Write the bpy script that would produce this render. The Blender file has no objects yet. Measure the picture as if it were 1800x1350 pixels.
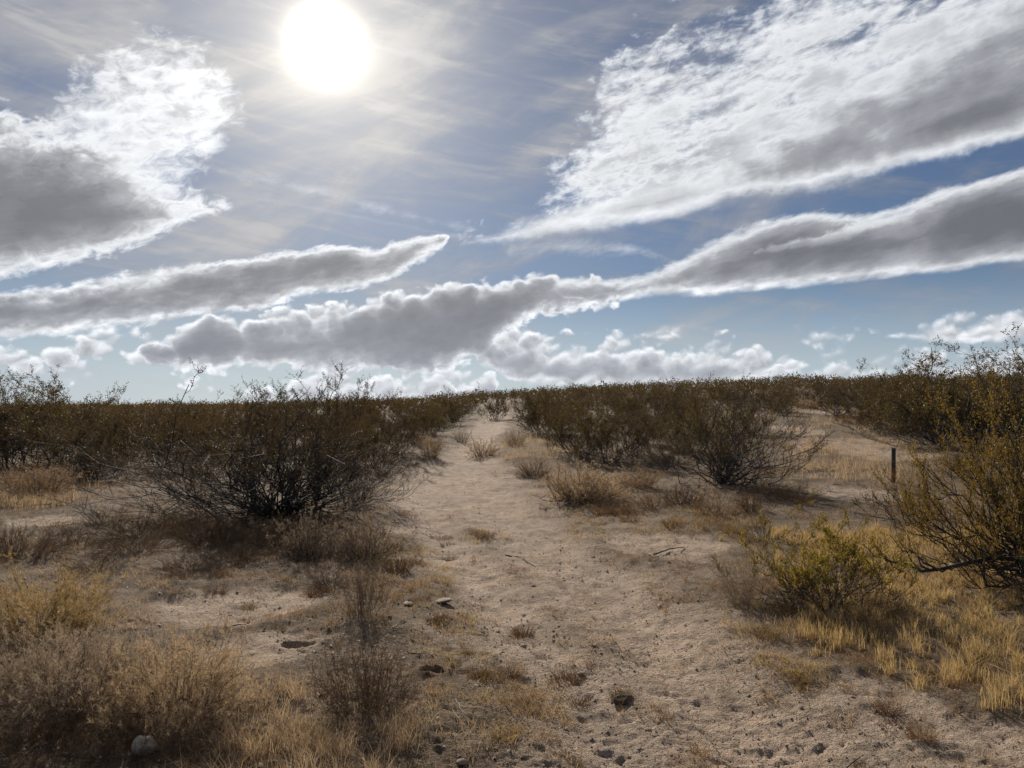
import bpy, math, random
import numpy as np
from mathutils import Vector

# ------------------------------------------------------------------ camera, world, sun, exposure
sc = bpy.context.scene
COL = sc.collection
R = math.radians
W0, H0, F0 = 1800.0, 1350.0, 1352.0          # photograph size and focal length in its pixels
HZ = 710.0                                   # row of the true (level) horizon
PITCH = math.atan((HZ - H0 / 2) / F0)
EYE = 1.60
cam_d = bpy.data.cameras.new('camera')
cam_d.sensor_width = 36.0
cam_d.lens = 36.0 * F0 / W0
cam_d.clip_start, cam_d.clip_end = 0.05, 20000.0
cam = bpy.data.objects.new('camera', cam_d)
COL.objects.link(cam)
cam.location = (0, 0, EYE)
cam.rotation_euler = (R(90) + PITCH, 0, 0)
sc.camera = cam
sc.view_settings.view_transform = 'Standard'
sc.view_settings.look = 'None'
sc.view_settings.exposure = 0.2
sc.view_settings.gamma = 1.0
sc.view_settings.use_curve_mapping = False
sc.cycles.max_bounces = 8
sc.cycles.diffuse_bounces = 3
sc.cycles.transparent_max_bounces = 8
sc.cycles.use_denoising = True
sc.cycles.sample_clamp_indirect = 4.0


def pix_dir(px, py):
    """photo pixel -> world direction"""
    x, y = (px - W0 / 2) / F0, (H0 / 2 - py) / F0
    cp, sp = math.cos(PITCH), math.sin(PITCH)
    d = np.array([x, cp - y * sp, sp + y * cp])
    return d / np.linalg.norm(d)


SUN_DIR = pix_dir(571, 78)
SUN_EL = math.asin(SUN_DIR[2])
SUN_AZ = math.atan2(SUN_DIR[0], SUN_DIR[1])      # from +Y towards +X

sun_d = bpy.data.lights.new('sun', 'SUN')
sun_d.energy = 5.0
sun_d.angle = R(0.9)
sun_d.color = (1.0, 0.91, 0.79)
sun = bpy.data.objects.new('sun', sun_d)
COL.objects.link(sun)
sun.rotation_euler = Vector(SUN_DIR).to_track_quat('Z', 'Y').to_euler()
sun.location = (-10, 40, 30)

# ---- world: Nishita sky with procedural clouds laid out by azimuth and elevation
world = bpy.data.worlds.new('World')
sc.world = world
world.use_nodes = True
WT = world.node_tree
WT.nodes.clear()


class S:
    """a socket with arithmetic"""
    def __init__(self, s): self.s = s
    def __add__(a, b): return mth('ADD', a, b)
    def __radd__(a, b): return mth('ADD', b, a)
    def __sub__(a, b): return mth('SUBTRACT', a, b)
    def __rsub__(a, b): return mth('SUBTRACT', b, a)
    def __mul__(a, b): return mth('MULTIPLY', a, b)
    def __rmul__(a, b): return mth('MULTIPLY', b, a)
    def __truediv__(a, b): return mth('DIVIDE', a, b)
    def __rtruediv__(a, b): return mth("DIVIDE", b, a)


TREE = WT


def plug(sock, v):
    if isinstance(v, S): TREE.links.new(v.s, sock)
    else: sock.default_value = v


def mth(op, a, b=None, c=None, clamp=False):
    n = TREE.nodes.new('ShaderNodeMath'); n.operation = op; n.use_clamp = clamp
    plug(n.inputs[0], a)
    if b is not None: plug(n.inputs[1], b)
    if c is not None: plug(n.inputs[2], c)
    return S(n.outputs[0])


def vmin(a, b): return mth('MINIMUM', a, b)
def vmax(a, b): return mth('MAXIMUM', a, b)


def sstep(x, a, b, lo=0.0, hi=1.0, kind='SMOOTHSTEP'):
    n = TREE.nodes.new('ShaderNodeMapRange'); n.interpolation_type = kind; n.clamp = True
    plug(n.inputs[0], x); plug(n.inputs[1], a); plug(n.inputs[2], b); plug(n.inputs[3], lo); plug(n.inputs[4], hi)
    return S(n.outputs[0])


def vec(x, y, z):
    n = TREE.nodes.new('ShaderNodeCombineXYZ')
    plug(n.inputs[0], x); plug(n.inputs[1], y); plug(n.inputs[2], z)
    return S(n.outputs[0])


def noise(v, scale, detail=5.0, rough=0.55, dist=0.0, dims='3D', color=False):
    n = TREE.nodes.new('ShaderNodeTexNoise'); n.noise_dimensions = dims
    plug(n.inputs['Vector'], v); plug(n.inputs['Scale'], scale); plug(n.inputs['Detail'], detail)
    plug(n.inputs['Roughness'], rough); plug(n.inputs['Distortion'], dist)
    return S(n.outputs['Color' if color else 'Fac'])


def mixc(f, a, b, blend='MIX'):
    n = TREE.nodes.new('ShaderNodeMix'); n.data_type = 'RGBA'; n.blend_type = blend
    plug(n.inputs[0], f); plug(n.inputs[6], a); plug(n.inputs[7], b)
    return S(n.outputs[2])


def ramp(x, stops):
    n = TREE.nodes.new('ShaderNodeValToRGB')
    cr = n.color_ramp
    while len(cr.elements) < len(stops): cr.elements.new(0.5)
    for e, (p, c) in zip(cr.elements, stops):
        e.position = p; e.color = (*c, 1.0)
    plug(n.inputs[0], x)
    return S(n.outputs[0])


AZ0, AZ1, EL0, EL1 = -0.76, 0.76, -0.15, 0.85


def pix_sky(px, py):
    d = pix_dir(px, py)
    return math.atan2(d[0], d[1]), d[2] / math.hypot(d[0], d[1])


def edge(az01, pts):
    """a cloud edge: elevation (0..1 of EL0..EL1) over azimuth; control points read from the photograph"""
    n = TREE.nodes.new('ShaderNodeFloatCurve')
    cv = n.mapping.curves[0]
    q = []
    for px, py in pts:
        a, e = pix_sky(px, py)
        q.append(((a - AZ0) / (AZ1 - AZ0), (e - EL0) / (EL1 - EL0)))
    q.sort()
    q = [p for p in q if 0.0 <= p[0] <= 1.0]
    q = [(0.0, q[0][1])] + [p for p in q if p[0] > 0.004 and p[0] < 0.996] + [(1.0, q[-1][1])]
    while len(cv.points) < len(q): cv.points.new(0.5, 0.5)
    for p, (x, y) in zip(cv.points, q):
        p.location = (x, y); p.handle_type = 'AUTO_CLAMPED'
    n.mapping.update()
    plug(n.inputs['Value'], az01)
    return S(n.outputs[0])


def build_sky():
    tc = TREE.nodes.new('ShaderNodeTexCoord')
    sep = TREE.nodes.new('ShaderNodeSeparateXYZ')
    TREE.links.new(tc.outputs['Generated'], sep.inputs[0])
    gen = S(tc.outputs['Generated'])
    x, y, z = S(sep.outputs[0]), S(sep.outputs[1]), S(sep.outputs[2])
    az = mth('ARCTAN2', x, y)
    el = mth('DIVIDE', z, mth('SQRT', mth('ADD', x * x, mth('ADD', y * y, 1e-6))))
    el = vmin(el, 3.0)
    iso = vec(az, el, 0.37)
    shear = el - az * 0.22
    strk = vec(az * 1.0, shear * 2.6, 1.7)
    # warps shared by all clouds (about -0.5..0.5)
    n_big = noise(iso, 9.0, 3.0, 0.5) - 0.5
    n_mid = noise(iso, 34.0, 6.0, 0.58) - 0.5
    n_str = noise(strk, 15.0, 7.0, 0.6) - 0.5
    # billows: rounded cells of three sizes, and the same a little nearer the sun for their lit side
    def billow(dx, dy):
        wv = vec(az + n_mid * 0.035 + dx, el * 1.25 + n_mid * 0.03 + dy, 0.0)
        t = None
        for sc_, am in ((21.0, 1.0), (58.0, 0.5)):
            n = TREE.nodes.new('ShaderNodeTexVoronoi'); n.voronoi_dimensions = '2D'; n.feature = 'F1'
            plug(n.inputs['Vector'], wv); n.inputs['Scale'].default_value = sc_
            q_ = (0.40 - S(n.outputs['Distance'])) * am
            t = q_ if t is None else t + q_
        return t
    puff = billow(0.0, 0.0)
    emb = puff - billow(-0.0015, 0.006)
    emb_s = n_str - (noise(vec(az - 0.001, (shear + 0.006) * 2.6, 1.7), 15.0, 7.0, 0.6) - 0.5)
    a01 = (az + n_mid * 0.03 - AZ0) / (AZ1 - AZ0)
    k = 1.0 / (EL1 - EL0)
    e01 = (el - EL0) * k

    def cloud(top, bot, sa, sb, at, ab, ntop, nbot, tmax=1.0, gain=None):
        """thickness of one cloud: soft from both edges, edges pushed about by noise; sa/sb/at/ab in photo pixels"""
        q = k / F0
        for e_, sg in ((0, -1), (-1, 1)):                  # close the cloud where it ends inside the view
            x_ = top[e_][0]
            if 0 < x_ < 1800:
                m_ = (top[e_][1] + bot[e_][1]) / 2
                top = top + [(x_ + sg * 30, m_ + 45)] if sg > 0 else [(x_ + sg * 30, m_ + 45)] + top
                bot = bot + [(x_ + sg * 30, m_ - 45)] if sg > 0 else [(x_ + sg * 30, m_ - 45)] + bot
        t1 = (edge(a01, top) - e01 + ntop * (at * q)) / (sa * q)
        t2 = (e01 - edge(a01, bot) + nbot * (ab * q)) / (sb * q)
        t = vmax(vmin(t1, t2), 0.0)
        return (1.0 - mth('EXPONENT', t * -1.25)) * (tmax * 1.04)

    # cloud sheets and banks: (x, y) in the photograph
    n_fin = noise(vec(az * 1.0, shear * 1.5, 3.3), 46.0, 7.0, 0.62, 0.6) - 0.5
    wisp = n_mid * 0.6 + n_fin * 0.8
    T = cloud([(-150, 170), (0, 195), (60, 195), (100, 155), (140, 105), (200, 75), (260, 48), (300, 48), (350, 70), (400, 115), (430, 180)],
              [(-150, 420), (0, 420), (250, 400), (300, 360), (340, 330), (370, 300), (400, 250), (435, 215)],
              110, 90, 190, 160, wisp, wisp, 0.46)
    T = T * sstep(n_fin + n_str * 0.5, -0.30, 0.12, 0.55, 1.0)
    T = vmax(T, cloud([(-150, 180), (0, 190), (100, 200), (150, 214), (200, 236), (250, 268), (300, 305), (350, 330), (420, 356)],
                      [(-150, 502), (0, 494), (100, 476), (160, 463), (250, 433), (300, 411), (350, 390), (430, 359)],
                      120, 60, 130, 60, wisp, wisp, 1.05))
    T = vmax(T, cloud([(-150, 540), (0, 510), (100, 500), (160, 486), (250, 474), (350, 460), (430, 447), (500, 437), (550, 428), (600, 425), (650, 428), (700, 420), (740, 412), (785, 414)],
                      [(-150, 615), (0, 600), (100, 596), (200, 586), (300, 571), (400, 555), (500, 537), (600, 516), (680, 494), (730, 466), (785, 420)],
                      34, 44, 46, 44, n_str + n_fin * 0.5, n_str + n_fin * 0.6, 0.96))
    up = cloud([(815, 424), (900, 390), (950, 345), (965, 290), (1000, 240), (1040, 170), (1090, 80), (1200, 35), (1300, -15), (1400, -70), (1700, -150)],
               [(815, 432), (900, 434), (1000, 418), (1100, 407), (1200, 385), (1300, 368), (1400, 348), (1500, 330), (1600, 300), (1700, 282), (1800, 254), (2000, 205)],
               160, 60, 260, 40, wisp + n_str * 0.9, n_mid, 0.48)
    T = vmax(T, up * sstep(n_str + n_fin * 0.5, -0.30, 0.10, 0.40, 1.0))
    T = vmax(T, cloud([(850, 420), (1000, 340), (1100, 310), (1200, 280), (1300, 215), (1400, 150), (1500, 80), (1600, 30), (1700, -20), (1800, -70), (2000, -160)],
                      [(850, 425), (1000, 404), (1100, 392), (1200, 372), (1300, 352), (1400, 332), (1500, 318), (1600, 297), (1700, 277), (1800, 248), (2000, 198)],
                      190, 56, 90, 36, n_str + n_mid * 0.5, n_mid, 0.98))
    T = vmax(T, cloud([(880, 520), (960, 490), (1100, 485), (1160, 467), (1250, 420), (1330, 391), (1400, 374), (1500, 368), (1560, 364), (1640, 334), (1800, 294), (2000, 250)],
                      [(880, 530), (950, 550), (1050, 537), (1150, 527), (1250, 521), (1350, 511), (1450, 503), (1550, 494), (1650, 481), (1800, 463), (2000, 440)],
                      46, 40, 34, 22, n_str + n_fin * 0.4, n_str, 1.0))
    T = vmax(T, cloud([(812, 428), (900, 392), (1000, 345), (1100, 318), (1200, 288), (1290, 268), (1330, 300)],
                      [(812, 431), (900, 430), (1000, 413), (1100, 402), (1200, 384), (1290, 350), (1330, 310)],
                      60, 40, 34, 30, n_str + n_fin * 0.5, n_mid, 0.60))
    # a brighter fold laid along that band
    T = T * (1.0 - 0.55 * cloud([(1330, 445), (1400, 418), (1460, 404), (1520, 385), (1600, 362), (1680, 335)], [(1330, 449), (1400, 440), (1460, 430), (1520, 412), (1600, 378), (1680, 340)], 8, 18, 26, 20, n_fin, n_fin))
    # thin high streaks
    T = vmax(T, cloud([(370, 288), (450, 298), (560, 322), (660, 350), (760, 378), (840, 402)], [(370, 300), (450, 326), (560, 352), (660, 378), (760, 396), (840, 410)], 26, 22, 30, 30, n_str + n_fin, n_str + n_fin, 0.20))
    T = vmax(T, cloud([(420, 342), (520, 355), (640, 378), (760, 402), (850, 420)], [(420, 350), (520, 366), (640, 390), (760, 412), (850, 426)], 12, 14, 10, 22, n_fin, n_str, 0.16))
    T = vmax(T, cloud([(900, 425), (1000, 416), (1100, 424), (1180, 452)], [(900, 455), (1000, 452), (1100, 452), (1180, 462)], 22, 26, 26, 34, n_str + n_fin, n_str + n_fin, 0.20))
    # long grey bank and its cauliflower left end
    T = vmax(T, cloud([(238, 618), (262, 588), (300, 576), (340, 554), (390, 538), (430, 546), (500, 545), (560, 538), (640, 520), (700, 506), (760, 492), (820, 482), (920, 478), (1010, 490), (1090, 500)],
                      [(238, 622), (300, 655), (450, 655), (600, 660), (700, 664), (800, 650), (850, 628), (880, 595), (960, 560), (1090, 530)],
                      40, 30, 40, 40, puff + n_str * 0.6, wisp + puff * 0.6, 0.95))
    # heaped clouds low above the horizon
    lowp = puff + n_fin * 0.4
    T = vmax(T, cloud([(835, 605), (870, 584), (905, 572), (950, 578), (1000, 590), (1050, 580), (1100, 590), (1200, 600), (1300, 602), (1360, 617), (1430, 634)],
                      [(835, 640), (900, 672), (1100, 685), (1300, 678), (1430, 642)],
                      58, 24, 60, 24, lowp, n_mid, 0.74))
    T = vmax(T, cloud([(1150, 666), (1250, 650), (1350, 648), (1450, 640), (1500, 626), (1535, 612), (1580, 626), (1640, 600), (1700, 616), (1800, 596), (1950, 596)],
                      [(1150, 680), (1250, 720), (1800, 725), (1950, 725)],
                      80, 25, 60, 30, lowp, n_mid, 0.60))
    T = vmax(T, cloud([(1530, 584), (1600, 570), (1680, 554), (1740, 542), (1800, 528), (1950, 513)],
                      [(1530, 588), (1600, 602), (1800, 606), (1950, 606)],
                      55, 24, 44, 22, lowp, n_mid, 0.62))
    T = vmax(T, cloud([(-100, 606), (0, 612), (60, 612), (110, 592), (170, 580), (215, 600), (260, 628), (330, 660), (430, 690), (470, 668), (540, 650), (620, 638), (720, 650), (800, 652), (860, 640)],
                      [(-100, 640), (60, 650), (110, 650), (215, 642), (260, 648), (330, 668), (430, 702), (540, 712), (720, 722), (860, 714)],
                      44, 26, 70, 60, lowp, lowp, 0.60))
    T = vmin(T * (1.0 + n_big * 0.7 + n_str * 0.7) * 1.08, 1.0)
    # small scraps
    low_band = sstep(el, 0.015, 0.05) * sstep(el, 0.115, 0.075)
    scr = sstep(noise(vec(az, el * 1.7, 4.1), 13.0, 3.0, 0.5) + puff * 0.25, 0.55, 0.78) * low_band * 0.45
    T = vmax(T, scr)
    frame = sstep(mth('ABSOLUTE', az), 0.86, 0.66) * sstep(el, 0.85, 0.62) * sstep(y, -0.1, 0.1)
    # the same broken deck all round and overhead
    zz = vmax(z, 0.0) + 0.22
    deck = vec(x / zz * 0.9, y / zz * 1.5, 2.0)
    dk = noise(deck, 1.3, 8.0, 0.58)
    T = mth('ADD', T * frame, sstep(dk, 0.50, 0.74) * (1.0 - frame))
    # thin high veil, streaky, in the whole sky
    veil = sstep(noise(vec(az * 1.1 + 0.4, (el - az * 0.35) * 2.6, 5.3), 3.1, 6.0, 0.58, 0.3), 0.40, 0.66)
    strk2 = sstep(noise(vec(az * 1.3, (el + az * 0.16) * 7.0, 8.0), 5.0, 6.0, 0.6, 0.3), 0.45, 0.72)
    veil = vmin(veil * 0.75 + strk2 * 0.45, 1.0)
    # angle from the sun
    dp = TREE.nodes.new('ShaderNodeVectorMath'); dp.operation = 'DOT_PRODUCT'
    TREE.links.new(tc.outputs['Generated'], dp.inputs[0]); dp.inputs[1].default_value = tuple(SUN_DIR)
    nl = TREE.nodes.new('ShaderNodeVectorMath'); nl.operation = 'LENGTH'
    TREE.links.new(tc.outputs['Generated'], nl.inputs[0])
    th = mth('ARCCOSINE', vmin(mth('DIVIDE', S(dp.outputs['Value']), S(nl.outputs['Value'])), 0.9999999)) * (180 / math.pi)
    near = mth('EXPONENT', th * (-1 / 15.0))
    wide = mth('EXPONENT', th * (-1 / 30.0))

    sky = TREE.nodes.new('ShaderNodeTexSky'); sky.sky_type = 'NISHITA'; sky.sun_disc = False
    sky.sun_elevation = SUN_EL; sky.sun_rotation = SUN_AZ; sky.altitude = 800; sky.air_density = 1.0; sky.dust_density = 0.3
    base = mixc(1.0, S(sky.outputs[0]), (0.027, 0.034, 0.045, 1), 'MULTIPLY')
    # veil: forward scattering, brighter round the sun
    vb = wide * 0.27 + 0.105 + veil * 0.16
    vc = mixc(1.0, (0.985, 0.985, 1.02, 1), vec(vb, vb, vb), 'MULTIPLY')
    va = vmin(mth('MULTIPLY', veil, 0.66) + near * 0.62 + 0.12, 0.94)
    c = mixc(va, base, vc)
    # pale air towards the horizon
    c = mixc(sstep(el, 0.17, -0.01) * 0.72, c, (0.50, 0.575, 0.64, 1))
    # clouds: thin parts pass the light, thick parts are grey
    alpha = sstep(T, 0.0, 0.42)
    cc = ramp(T, [(0.0, (0.52, 0.55, 0.60)), (0.20, (0.70, 0.72, 0.75)), (0.38, (0.66, 0.68, 0.705)), (0.58, (0.32, 0.332, 0.36)), (0.82, (0.185, 0.192, 0.215)), (1.0, (0.145, 0.152, 0.172))])
    thin = sstep(T, 0.95, 0.30)
    lift = wide * 0.42 + 0.88 + (n_fin * 0.26 + emb_s * 0.75 + emb * 1.5 * sstep(el, 0.19, 0.12)) * (thin * 0.8 + 0.2)
    lift = vmin(vmax(lift, 0.5), 1.7)
    cc = mixc(1.0, cc, vec(lift, lift, lift), 'MULTIPLY')
    cc = mixc(sstep(el, 0.20, 0.0) * 0.25, cc, (0.46, 0.50, 0.58, 1))
    c = mixc(alpha, c, cc)
    # aureole of the veiled sun
    glow = vmin(mth('POWER', 2.12 / vmax(th, 0.3), 4.6), 30.0)
    halo = mth('EXPONENT', th * th * (-1 / 55.0)) * 0.16 + mth('EXPONENT', th * (-1 / 9.0)) * 0.27
    g = mixc(1.0, (1.0, 0.91, 0.75, 1), vec(halo, halo, halo), 'MULTIPLY')
    c = mixc(1.0, c, g, 'ADD')
    g2 = mixc(1.0, (1.0, 0.92, 0.74, 1), vec(glow, glow, glow), 'MULTIPLY')
    c = mixc(1.0, c, g2, 'ADD')
    bg = TREE.nodes.new('ShaderNodeBackground'); plug(bg.inputs[0], c); bg.inputs[1].default_value = 1.0
    out = TREE.nodes.new('ShaderNodeOutputWorld'); TREE.links.new(bg.outputs[0], out.inputs[0])


build_sky()
world.cycles.sampling_method = 'MANUAL'
world.cycles.sample_map_resolution = 1024

# ------------------------------------------------------------------ numpy helpers
rng = np.random.default_rng(7)
random.seed(7)


def _hash(ix, iy, seed):
    h = (ix.astype(np.int64) * 374761393 + iy.astype(np.int64) * 668265263 + seed * 1442695041) & 0xFFFFFFFF
    h = ((h ^ (h >> 13)) * 1274126177) & 0xFFFFFFFF
    return ((h ^ (h >> 16)) & 0xFFFF) / 65535.0


def vnoise(x, y, seed=0):
    x = np.asarray(x, float); y = np.asarray(y, float)
    ix, iy = np.floor(x), np.floor(y)
    fx, fy = x - ix, y - iy
    g = []
    for dx in (0, 1):
        for dy in (0, 1):
            a = _hash(ix + dx, iy + dy, seed) * 2 * math.pi
            g.append(np.cos(a) * (fx - dx) + np.sin(a) * (fy - dy))
    ux, uy = fx * fx * fx * (fx * (fx * 6 - 15) + 10), fy * fy * fy * (fy * (fy * 6 - 15) + 10)
    return (g[0] * (1 - uy) + g[1] * uy) * (1 - ux) + (g[2] * (1 - uy) + g[3] * uy) * ux


def fbm(x, y, s, octv=4, seed=0, rough=0.5):
    r, a = 0.0, 1.0
    for i in range(octv):
        r = r + a * vnoise(x * s, y * s, seed + i * 17)
        s *= 2.03; a *= rough
    return r


def sm(x, a, b):
    t = np.clip((x - a) / (b - a), 0, 1)
    return t * t * (3 - 2 * t)


def unit(v): return v / np.maximum(np.linalg.norm(v, axis=-1, keepdims=True), 1e-9)


def make_mesh(name, V, F, mats, fm=None, smooth=False, attr=None):
    """V (n,3); F list of (m,k) index arrays; fm list of material slots per array"""
    me = bpy.data.meshes.new(name)
    nv = len(V)
    me.vertices.add(nv)
    me.vertices.foreach_set('co', np.asarray(V, np.float32).ravel())
    idx = np.concatenate([f.ravel() for f in F]).astype(np.int32)
    cnt = np.concatenate([np.full(len(f), f.shape[1], np.int32) for f in F])
    start = np.concatenate([[0], np.cumsum(cnt)[:-1]]).astype(np.int32)
    me.loops.add(len(idx)); me.loops.foreach_set('vertex_index', idx)
    me.polygons.add(len(cnt)); me.polygons.foreach_set('loop_start', start); me.polygons.foreach_set('loop_total', cnt)
    if fm is not None:
        me.polygons.foreach_set('material_index', np.concatenate([np.full(len(f), m, np.int32) for f, m in zip(F, fm)]))
    if smooth: me.polygons.foreach_set('use_smooth', np.ones(len(cnt), bool))
    for m in mats: me.materials.append(m)
    if attr:
        for k, a in attr.items():
            at = me.attributes.new(k, 'FLOAT', 'POINT'); at.data.foreach_set('value', np.asarray(a, np.float32))
    me.update(calc_edges=True)
    return me


def link(name, me, parent=None, loc=None, rot=None, scale=None):
    o = bpy.data.objects.new(name, me)
    COL.objects.link(o)
    if parent is not None: o.parent = parent
    if loc is not None: o.location = loc
    if rot is not None: o.rotation_euler = rot
    if scale is not None: o.scale = scale
    return o


def tag(o, label=None, cat=None, group=None, kind=None):
    if label: o['label'] = label
    if cat: o['category'] = cat
    if group: o['group'] = group
    if kind: o['kind'] = kind
    return o


def tubes(P, Rr, k, off=0):
    """P (N,m,3) polylines, Rr (N,m) radii -> verts, quads"""
    N, m, _ = P.shape
    T = np.empty_like(P)
    T[:, 1:-1] = P[:, 2:] - P[:, :-2]; T[:, 0] = P[:, 1] - P[:, 0]; T[:, -1] = P[:, -1] - P[:, -2]
    T = unit(T)
    ref = np.where(np.abs(unit(P[:, -1] - P[:, 0])[:, 2:3]) > 0.8, np.array([[1.0, 0.2, 0]]), np.array([[0, 0.2, 1.0]]))[:, None, :]
    A = unit(np.cross(T, np.broadcast_to(ref, T.shape))); B = np.cross(T, A)
    ang = np.arange(k) * 2 * math.pi / k
    V = P[:, :, None, :] + Rr[:, :, None, None] * (A[:, :, None, :] * np.cos(ang)[:, None] + B[:, :, None, :] * np.sin(ang)[:, None])
    base = (np.arange(N) * m * k)[:, None, None] + (np.arange(m - 1) * k)[None, :, None]
    j = np.arange(k)[None, None, :]; j2 = (j + 1) % k
    F = np.stack([base + j, base + j2, base + k + j2, base + k + j], -1).reshape(-1, 4) + off
    return V.reshape(-1, 3), F


def leaves(C, D, Nn, L, Wd, off=0):
    """diamond leaves at C, along D, face normal ~Nn"""
    D = unit(D); Sd = unit(np.cross(D, Nn))
    L = L[:, None]; Wd = Wd[:, None]
    V = np.stack([C, C + D * L * 0.45 + Sd * Wd, C + D * L, C + D * L * 0.45 - Sd * Wd], 1).reshape(-1, 3)
    F = np.arange(len(V)).reshape(-1, 4) + off
    return V, F


def rand_unit(r, n):
    return unit(r.normal(size=(n, 3)))


def grow(r, P0, D, L, m, up=0.0, wig=0.05):
    N = len(P0); t = np.linspace(0, 1, m)[None, :, None]
    w = np.cumsum(r.normal(size=(N, m, 3)) * wig / math.sqrt(m), axis=1); w -= w[:, :1]
    upv = np.zeros((1, 1, 3)); upv[..., 2] = 1
    u = (up if np.ndim(up) else np.full(N, up))[:, None, None]
    return P0[:, None, :] + L[:, None, None] * (D[:, None, :] * t + upv * u * t * t + w)


def sprout(r, P, n_per, t0, t1, spread, up):
    N, m, _ = P.shape
    i = np.repeat(np.arange(N), n_per)
    t = r.uniform(t0, t1, len(i)) * (m - 1)
    s = np.minimum(t.astype(int), m - 2); f = (t - s)[:, None]
    q = P[i, s] * (1 - f) + P[i, s + 1] * f
    tg = unit(P[i, s + 1] - P[i, s])
    d = tg + spread * rand_unit(r, len(i)); d[:, 2] += up
    return i, t / (m - 1), q, unit(d)


# ------------------------------------------------------------------ terrain
def interp(y, pts):
    ys, vs = zip(*pts)
    return np.interp(y, ys, vs)


def slope_height(x, y):
    d = np.hypot(x, y)
    az = np.arctan2(x, np.maximum(y, 0.001))
    az = np.where(y > 0, az, np.sign(x) * (math.pi / 2))
    crest = interp(az, [(-1.6, 0.4), (-0.59, 0.45), (-0.35, 0.55), (-0.15, 1.5), (0.0, 2.7), (0.12, 3.6), (0.35, 4.6), (0.6, 4.3), (1.6, 3.5)])
    prof = interp(d, [(0, 0), (12, 0), (18, 0.03), (30, 0.16), (60, 0.47), (120, 1.0), (160, 1.05), (400, 0.3), (900, -0.2), (5000, -0.2)])
    return crest * prof


def base_height(x, y):
    d = np.hypot(x, y)
    return slope_height(x, y) + 0.10 * fbm(x, y, 0.16, 3, 3) * sm(d, 2, 9) + 0.25 * fbm(x, y, 0.03, 2, 9) * sm(d, 15, 50)


GP_T = 1.5 * (200 / 1.5) ** np.linspace(0, 1, 260)


def gp(px, py):
    """where the ray through a photo pixel meets the ground"""
    d = pix_dir(px, py)
    t = GP_T
    x, y, z = d[0] * t, d[1] * t, EYE + d[2] * t
    hit = np.nonzero(z < base_height(x, y))[0]
    i = hit[0] if len(hit) else len(t) - 1
    t = np.linspace(t[max(i - 1, 0)], t[i], 40)
    x, y, z = d[0] * t, d[1] * t, EYE + d[2] * t
    hit = np.nonzero(z < base_height(x, y))[0]
    i = hit[0] if len(hit) else len(t) - 1
    return np.array([x[i], y[i]]), t[i]


_L = [gp(*p)[0] for p in [(800, 1345), (745, 1200), (690, 1110), (715, 1010), (690, 940), (668, 880), (690, 840), (775, 800), (800, 772), (832, 742)]]
_Rr = [gp(*p)[0] for p in [(1790, 1345), (1640, 1240), (1330, 1110), (1262, 1010), (1235, 930), (1000, 880), (930, 840), (885, 800), (880, 772), (902, 742)]]
L_EDGE = [(0.0, -0.35)] + [(p[1], p[0]) for p in _L] + [(70, -1.3)]
R_EDGE = [(0.0, 2.2)] + [(p[1], p[0]) for p in _Rr] + [(70, 0.4)]
PATCHES = []                                   # other bare places: x, y, radius x, radius y
for px, py, wx, hy in [(410, 1065, 150, 42), (470, 1135, 120, 40), (75, 915, 60, 14), (1480, 780, 90, 14), (1400, 755, 50, 12),
                       (1440, 722, 40, 10), (1180, 960, 140, 30), (1500, 870, 90, 18), (1560, 800, 80, 12), (1650, 1290, 200, 60), (1500, 1230, 180, 60)]:
    c, d = gp(px, py)
    a = gp(px, py + hy)[0]; b = gp(px, py - hy)[0]
    PATCHES.append((c[0], c[1], wx * d / F0, max(abs(b[1] - a[1]) / 2, 0.15)))


RUT_A = [(p[1], p[0]) for p in [gp(*q)[0] for q in [(1420, 1345), (1290, 1250), (1185, 1150), (1095, 1070), (1010, 1000), (915, 930), (835, 860), (815, 800), (850, 760)]]]
RUT_B = [(p[1], p[0]) for p in [gp(*q)[0] for q in [(1120, 1345), (1045, 1250), (960, 1150), (890, 1070), (830, 1000), (770, 930), (745, 860), (800, 790), (855, 755)]]]


def ruts(x, y):
    wv = 0.12 * fbm(x * 0 + 1.3, y, 0.8, 2, 91)
    w = 0.10 + 0.12 * sm(y, 4, 12)
    a = np.exp(-((x - interp(y, RUT_A) - wv) / (0.34 + w)) ** 2)
    b = np.exp(-((x - interp(y, RUT_B) - wv) / (0.22 + w)) ** 2)
    return a, b


def bare(x, y):
    """1 on the trail and the bare patches, 0 in the scrub"""
    n = 0.55 * fbm(x, y, 0.9, 3, 21)
    xl, xr = interp(y, L_EDGE), interp(y, R_EDGE)
    w = 0.30 + 0.01 * np.abs(y)
    b = sm(x - xl + n, -w, w) * sm(xr - x + n, -w, w)
    ra, rb = ruts(x, y)
    b = b * np.clip(0.40 + 0.75 * np.maximum(ra, 0.8 * rb) + 0.25 * sm(y, 9, 16) + 0.5 * n, 0, 1)
    for cx, cy, rx, ry in PATCHES:
        q = np.hypot((x - cx) / rx, (y - cy) / ry)
        b = np.maximum(b, 0.9 * sm(1.15 - q + n * 0.8, 0, 0.6))
    return np.where(y > 0, b, 0.4)


HOLES = []
for px, py, rx in [(527, 1134, 0.11), (760, 1187, 0.075)]:
    c, d = gp(px, py); HOLES.append((c[0], c[1], rx, 0.022 if px > 1000 else 0.11))
_edge_pts = [gp(*p)[0] for p in [(960, 1000), (1040, 1070), (1100, 1135), (1160, 1180), (1200, 1225), (1255, 1285), (1290, 1345)]]
TRACK = [(p[1], p[0]) for p in _edge_pts][::-1]


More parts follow.
